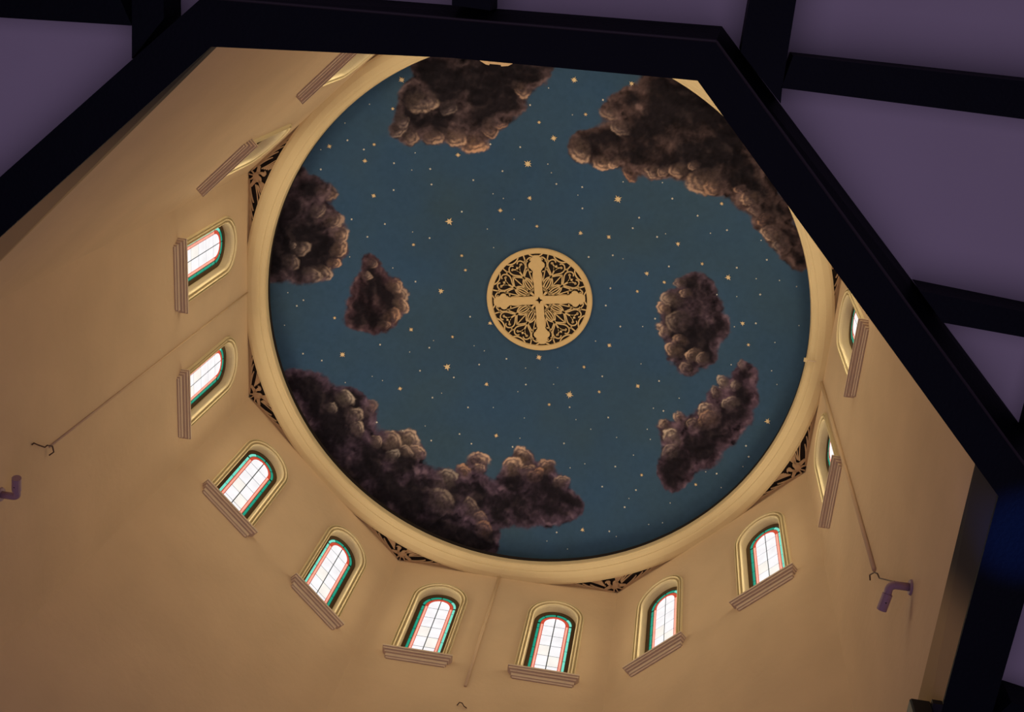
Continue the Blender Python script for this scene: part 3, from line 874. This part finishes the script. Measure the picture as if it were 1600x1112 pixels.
# ---------------------------------------------------------------- corner grilles with eagles
GLAB = {
    -3: 'corner fretwork grille with a spread eagle at the upper left of the ring',
    -2: 'corner fretwork grille with a spread eagle at the left, below the two left wall windows',
    -1: 'corner fretwork grille with a spread eagle at the lower left of the ring',
    0: 'corner fretwork grille with a spread eagle at the bottom of the ring',
    1: 'corner fretwork grille with a spread eagle at the lower right of the ring',
    2: 'corner fretwork grille half hidden by the diagonal beam at the right of the ring',
    3: 'corner fretwork grille hidden by the upper diagonal beam, drum northeast corner',
    -4: 'corner fretwork grille hidden by the top beam, drum north corner',
}
ymax = A / math.cos(math.pi / 8) - A            # 0.412
def ywall(x): return ymax - abs(x) * math.tan(math.pi / 8)
def yring(x): return math.sqrt(A * A - x * x) - A
def bar(bm, p, q_, w, w2=None, bend=0.0):
    px, py = p; qx, qy = q_
    mx, my = (px + qx) / 2 - (qy - py) * bend, (py + qy) / 2 + (qx - px) * bend
    stroke(bm, bez(p, ((px + 2 * mx) / 3, (py + 2 * my) / 3), ((qx + 2 * mx) / 3, (qy + 2 * my) / 3), q_, 6), w, 0.0, 0.02, w2)
G_PARTS = []
bm = bmesh.new()      # dark board behind
xs = np.linspace(-1.9, 1.9, 40)
pts = [(x, yring(x) - 0.06) for x in xs] + [(x, ywall(x) - 0.004) for x in xs[::-1]]
poly_prism(bm, pts, 0.05, 0.06)
G_PARTS.append(('backing_board', mesh_of(bm, 'backing_board', 'dark')))
bm = bmesh.new()      # body with head and claws
poly_prism(bm, [(-0.055, 0.245), (-0.075, 0.20), (-0.06, 0.15), (-0.075, 0.125), (-0.12, 0.115), (-0.155, 0.135), (-0.165, 0.165), (-0.135, 0.155), (-0.125, 0.19),
                (-0.10, 0.235), (-0.085, 0.285), (-0.03, 0.315), (0.03, 0.31), (0.075, 0.27), (0.085, 0.22), (0.065, 0.17), (0.02, 0.145), (-0.02, 0.17), (-0.035, 0.22)], 0.0, 0.022)
G_PARTS.append(('body', mesh_of(bm, 'body', 'tan')))
bm = bmesh.new()
bar(bm, (-0.02, 0.30), (-0.05, 0.375), 0.03, 0.018, 0.2)
bar(bm, (0.04, 0.30), (0.10, 0.345), 0.03, 0.018, -0.2)
bar(bm, (-0.05, 0.375), (-0.10, 0.35), 0.018)
bar(bm, (0.10, 0.345), (0.17, 0.315), 0.018)
bar(bm, (0.0, 0.31), (0.02, 0.39), 0.018)
G_PARTS.append(('claws', mesh_of(bm, 'claws', 'tan')))
bm = bmesh.new()      # tail fan towards the ring
for i, a in enumerate((80, 66, 53, 41)):
    r1 = (0.20, 0.215, 0.235, 0.26)[i]
    x1 = 0.035 + r1 * math.cos(math.radians(a)); y1 = 0.185 - r1 * math.sin(math.radians(a))
    bar(bm, (0.035, 0.20), (x1, y1), 0.020, 0.034, 0.05)
G_PARTS.append(('tail', mesh_of(bm, 'tail', 'tan')))
for sgn in (-1, 1):   # wings of long feathers running along each wall
    bm = bmesh.new()
    xi = 0.10
    # leading edge against the wall
    stroke(bm, [(sgn * x, ywall(x) - 0.016) for x in np.linspace(0.10, 1.5, 12)], 0.032, 0.0, 0.02, 0.012)
    bar(bm, (sgn * 0.06, 0.25), (sgn * 0.20, ywall(0.2) - 0.05), 0.07, 0.04)
    for j in range(8):
        x0 = 0.17 + j * 0.135
        ln = 0.27
        y0 = ywall(x0) - 0.03
        x1 = x0 + ln
        y1 = y0 - 0.185 + 0.006 * j
        bar(bm, (sgn * x0, y0), (sgn * x1, y1), 0.034, 0.018, sgn * 0.08)
        x2 = x0 + 0.07
        bar(bm, (sgn * x2, ywall(x2) - 0.02), (sgn * (x2 + 0.13), ywall(x2) - 0.10), 0.022, 0.010, sgn * 0.05)
    if sgn < 0:
        for j in range(4):
            bar(bm, (-0.17 - j * 0.012, 0.225 - j * 0.035), (-0.42 - 0.03 * j, 0.06 - 0.045 * j), 0.022, 0.014, 0.04)
    else:
        for j in range(3):
            bar(bm, (0.13, 0.215 - j * 0.02), (0.44 - 0.05 * j, 0.02 - 0.045 * j + 0.02), 0.022, 0.014, -0.04)
    G_PARTS.append(('wing', mesh_of(bm, 'wing', 'tan')))
for k in (-4, -3, -2, -1, 0, 1, 2, 3):
    t = -math.radians(45 * k + 22.5)
    p = Vector((math.cos(t), math.sin(t), 0)) * A + Vector((0, 0, HC + 0.06 + Z0))
    e = tag(empty('eagle_grille', p, t - math.pi / 2), GLAB[k], 'grille', 'eagle grilles in the drum corners')
    for nm, me in G_PARTS:
        link(nm, me, e)

# ---------------------------------------------------------------- pipes down three walls, bracket fixtures
def wall_point(k, u, off, z):
    n, s, rz = frame_of(k)
    return n * (A - off) + s * u + Vector((0, 0, z + Z0))
for k, u0, zb_, lab in ((0, -0.13, 15.0, 'thin cream pipe running down the wall between the two bottom windows'),
                        (2, -0.39, 12.25, 'cream pipe running down the right wall to a dark wire hook'),
                        (-2, 0.05, 11.75, 'cream pipe running down the left wall, a faint crease between its windows')):
    n, s, rz = frame_of(k)
    e = tag(empty('wall_pipe', wall_point(k, u0, 0, zb_), rz), lab, 'pipe', 'pipes on the drum walls')
    bm = bmesh.new()
    pr = {0: 0.026, 2: 0.030, -2: 0.014}[k]
    tube(bm, [(0, -pr * 0.6, HC + 0.02 - zb_), (0, -pr * 0.6, (HC - zb_) / 2), (0, -pr * 0.6, 0)], pr, 10)
    obj('pipe', bm, 'wall', e, smooth=True)
    P = {2: [(-0.512, -0.05, 12.211), (-0.436, -0.07, 12.194), (-0.296, -0.07, 12.014), (-0.221, -0.07, 11.859), (-0.227, -0.06, 11.774)],
         -2: [(0.119, -0.05, 11.664), (0.105, -0.07, 11.734), (0.019, -0.07, 11.715), (-0.044, -0.07, 11.604), (-0.036, -0.06, 11.563), (-0.107, -0.04, 11.463), (-0.155, -0.02, 11.405), (-0.144, -0.01, 11.376)],
         0: [(-0.166, -0.01, 14.503), (-0.133, -0.05, 14.533), (-0.091, -0.05, 14.527), (-0.048, -0.05, 14.459), (-0.01, -0.01, 14.479)]}[k]
    bm = bmesh.new()
    tube(bm, [(x - u0, y, z - zb_) for x, y, z in P], 0.009, 6)
    obj('wire_hook', bm, 'rust', e)
for k, u0, lab in ((2, 0.32, 'mauve elbow-shaped bracket fixture sticking out of the right wall'),
                   (-2, 0.17, 'mauve elbow-shaped bracket fixture at the left edge of the picture')):
    n, s, rz = frame_of(k)
    e = tag(empty('wall_fixture', wall_point(k, u0, 0, 10.69), rz), lab, 'fixture', 'elbow fixtures on the drum walls')
    bm = bmesh.new()
    bmesh.ops.create_cone(bm, cap_ends=True, segments=20, radius1=0.085, radius2=0.075, depth=0.02,
                          matrix=Matrix.Translation((0, -0.012, 0)) @ Matrix.Rotation(math.pi / 2, 4, 'X'))
    obj('wall_plate', bm, 'pipe', e)
    bm = bmesh.new()
    pts = [(0, -0.01, 0), (0, -0.15, 0)] + [(-0.06 * (1 - math.cos(a)), -0.15 - 0.07 * math.sin(a), -0.02 * (1 - math.cos(a))) for a in [math.pi / 2 * i / 6 for i in range(1, 7)]] + [(-0.12, -0.225, -0.03)]
    tube(bm, pts, 0.042, 12)
    obj('bent_arm', bm, 'pipe', e, smooth=True)
    bm = bmesh.new()
    tube(bm, [(-0.10, -0.222, -0.025), (-0.13, -0.228, -0.035), (-0.25, -0.25, -0.055), (-0.275, -0.255, -0.06)], 0.052, 14)
    obj('lamp_head', bm, 'pipe', e, smooth=False)
    for x in (-0.11, -0.17):
        bm = bmesh.new()
        bmesh.ops.create_uvsphere(bm, u_segments=8, v_segments=6, radius=0.012, matrix=Matrix.Translation((x, -0.235, -0.085 if x < -0.12 else -0.065)))
        obj('bolt', bm, 'black', e)
    if k == 2:
        bm = bmesh.new()
        tube(bm, [(x - u0, y, z - 10.69) for x, y, z in [(-0.227, -0.06, 11.774), (0.207, -0.12, 10.964), (0.353, -0.17, 10.70), (0.338, -0.16, 10.66)]], 0.008, 6)
        obj('cable', bm, 'rust', e)

# small clip on the ring edge and the panel end that shows under the top beam
e = empty('ring_clip', (0.03, -4.69, HC + Z0 + 0.03))
tag(e, 'small pale clip hooked on the inner edge of the ring at the right', 'clip')
bm = bmesh.new(); box(bm, (-0.03, 0.0, -0.02), (0.03, 0.055, 0.02)); obj('plate', bm, 'ring', e)
bm = bmesh.new(); box(bm, (-0.008, -0.14, -0.03), (0.008, 0.01, -0.015)); obj('hook', bm, 'sill', e)
e = empty('mounting_panel', (-4.60, 0.88, HC + Z0 + 0.05))
tag(e, 'brown rounded panel end with a notch showing under the top beam', 'panel')
bm = bmesh.new()
pts = [(-0.12, 0.36), (0.20, 0.34), (0.31, 0.27), (0.365, 0.16), (0.372, 0.11), (0.35, 0.10), (0.35, -0.08), (0.372, -0.09), (0.355, -0.20), (0.30, -0.29), (0.20, -0.34), (-0.12, -0.36)]
poly_prism(bm, pts, -0.05, -0.015)
obj('board', bm, 'tan', e)
bm = bmesh.new(); box(bm, (-0.10, -0.05, -0.02), (0.0, 0.05, 0.06)); obj('bracket', bm, 'black', e)

# ---------------------------------------------------------------- timber frame under the drum and nave ceiling
ZB, ZC, ZRB = 9.2, 9.62, 9.28
BL = ['left black beam slanting up to the top left corner of the opening', 'lower left beam of the octagon below the picture',
      'beam of the octagon under the southwest wall', 'beam of the octagon under the south wall', 'beam of the octagon under the southeast wall',
      'black beam at the lower right with a brown lining along its inner face', 'long diagonal black beam crossing the right of the picture',
      'black beam along the top of the picture']
BL = {0: BL[0], 1: BL[1], 2: BL[2], 3: BL[3], 4: BL[4], 5: BL[5], 6: BL[6], 7: BL[7]}
for i in range(8):
    j = (i + 1) % 8
    a, b_, c_, d_ = INNER[i], INNER[j], OUTER[j], OUTER[i]
    ct, dt = OUTER_T[j], OUTER_T[i]
    cx = (a[0] + b_[0] + c_[0] + d_[0]) / 4; cy = (a[1] + b_[1] + c_[1] + d_[1]) / 4
    e = empty('octagon_beam', (cx, cy, ZB + Z0))
    tag(e, BL[i], 'beam', 'beams framing the octagonal opening')
    rel = lambda P: [(x - cx, y - cy) for x, y in P]
    sh = lambda p, q_, f: (p[0] + (q_[0] - p[0]) * f, p[1] + (q_[1] - p[1]) * f)
    kw = i - 3
    ca_, cb_ = corner(kw - 1, -0.006), corner(kw, -0.006)
    inn = [sh(a, d_, 0.25), sh(b_, c_, 0.25)]
    bm = bmesh.new()
    mid = [M7] if i == 7 else []
    poly_prism(bm, rel([a] + mid + [b_, c_, d_]), 0.0, 0.03)
    poly_prism(bm, rel([inn[0], inn[1], c_, d_]), 0.03, ZC - ZB - 0.001, pts_top=rel([inn[0], inn[1], ct, dt]))
    obj('timber', bm, 'beam', e)
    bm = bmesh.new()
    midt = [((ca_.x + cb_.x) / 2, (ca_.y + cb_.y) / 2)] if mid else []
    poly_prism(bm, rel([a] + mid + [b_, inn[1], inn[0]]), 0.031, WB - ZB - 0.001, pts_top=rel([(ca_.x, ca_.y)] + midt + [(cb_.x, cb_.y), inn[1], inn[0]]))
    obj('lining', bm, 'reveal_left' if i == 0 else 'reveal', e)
    if i in (6, 7):      # thin bead along the outer arris
        bm = bmesh.new()
        q0, q1 = sh(d_, a, 0.02), sh(c_, b_, 0.02)
        tube(bm, [(x - cx, y - cy, -0.004) for x, y in (q0, q1)], 0.012, 6)
        obj('edge_bead', bm, 'bead', e)  # bead in a paler tone than the timber
RL = {'T': 'short black rib rising from the middle of the top beam', 'F': 'black rib from the upper right corner of the opening to the top edge',
      'G': 'upper black rib running to the right edge of the picture', 'H': 'lower black rib running to the right edge of the picture',
      'I': 'sliver of black rib at the right edge beside the lowest violet panel', 'J': 'black rib at the upper left between two violet panels',
      'K': 'black rib along the top left edge of the picture', 'L': 'black rib leaving the lower right beam at the bottom right corner'}
for kk, P in BEAMS.items():
    cx = sum(p[0] for p in P) / len(P); cy = sum(p[1] for p in P) / len(P)
    bm = bmesh.new()
    poly_prism(bm, [(x - cx, y - cy) for x, y in P], 0.0, ZC - ZRB)
    o = obj('ceiling_rib', bm, 'beam', loc=(cx, cy, ZRB + Z0))
    tag(o, RL[kk], 'beam', 'ribs of the nave ceiling')
# ceiling outside the drum
bm = bmesh.new()
big = [(-16, 7), (-7, 16), (7, 16), (16, 7), (16, -7), (7, -16), (-7, -16), (-16, -7)]
vi = [bm.verts.new((x, y, 0)) for x, y in [(p[0] * 0.98, p[1] * 0.98) for p in OUTER_T]]
vo = [bm.verts.new((x, y, 0)) for x, y in big]
vi2 = [bm.verts.new((v.co.x, v.co.y, 0.15)) for v in vi]
vo2 = [bm.verts.new((v.co.x, v.co.y, 0.15)) for v in vo]
for i in range(8):
    j = (i + 1) % 8
    bm.faces.new((vi[i], vi[j], vo[j], vo[i]))
    bm.faces.new((vi2[i], vo2[i], vo2[j], vi2[j]))
    bm.faces.new((vi[i], vi2[i], vi2[j], vi[j]))
    bm.faces.new((vo[i], vo[j], vo2[j], vo2[i]))
o = obj('ceiling', bm, 'plaster', loc=(0, 0, ZC + Z0 + 0.001))
tag(o, 'flat plaster nave ceiling around the drum, washed in violet light', 'ceiling', kind='structure')
bm = bmesh.new()
box(bm, (-16, -16, -0.1), (16, 16, 0))
o = obj('floor', bm, 'floor')
tag(o, 'dark nave floor far below the drum', 'floor', kind='structure')
# loudspeaker box on the lower right beam
e = empty('loudspeaker', (0.30, -5.06, ZB + Z0 + 0.02))
tag(e, 'small black box fixed inside the lower right beam at the bottom edge', 'loudspeaker')
bm = bmesh.new(); box(bm, (-0.28, 0.06, -0.18), (0.45, 0.25, 0.05)); bmesh.ops.bevel(bm, geom=bm.edges[:], offset=0.015, segments=1, affect='EDGES'); obj('cabinet', bm, 'black', e)
bm = bmesh.new(); box(bm, (-0.33, -0.02, -0.06), (-0.10, 0.07, 0.0)); obj('bracket', bm, 'black', e)
bm = bmesh.new(); box(bm, (0.2, -0.02, -0.06), (0.3, 0.07, 0.0)); obj('bracket', bm, 'black', e)
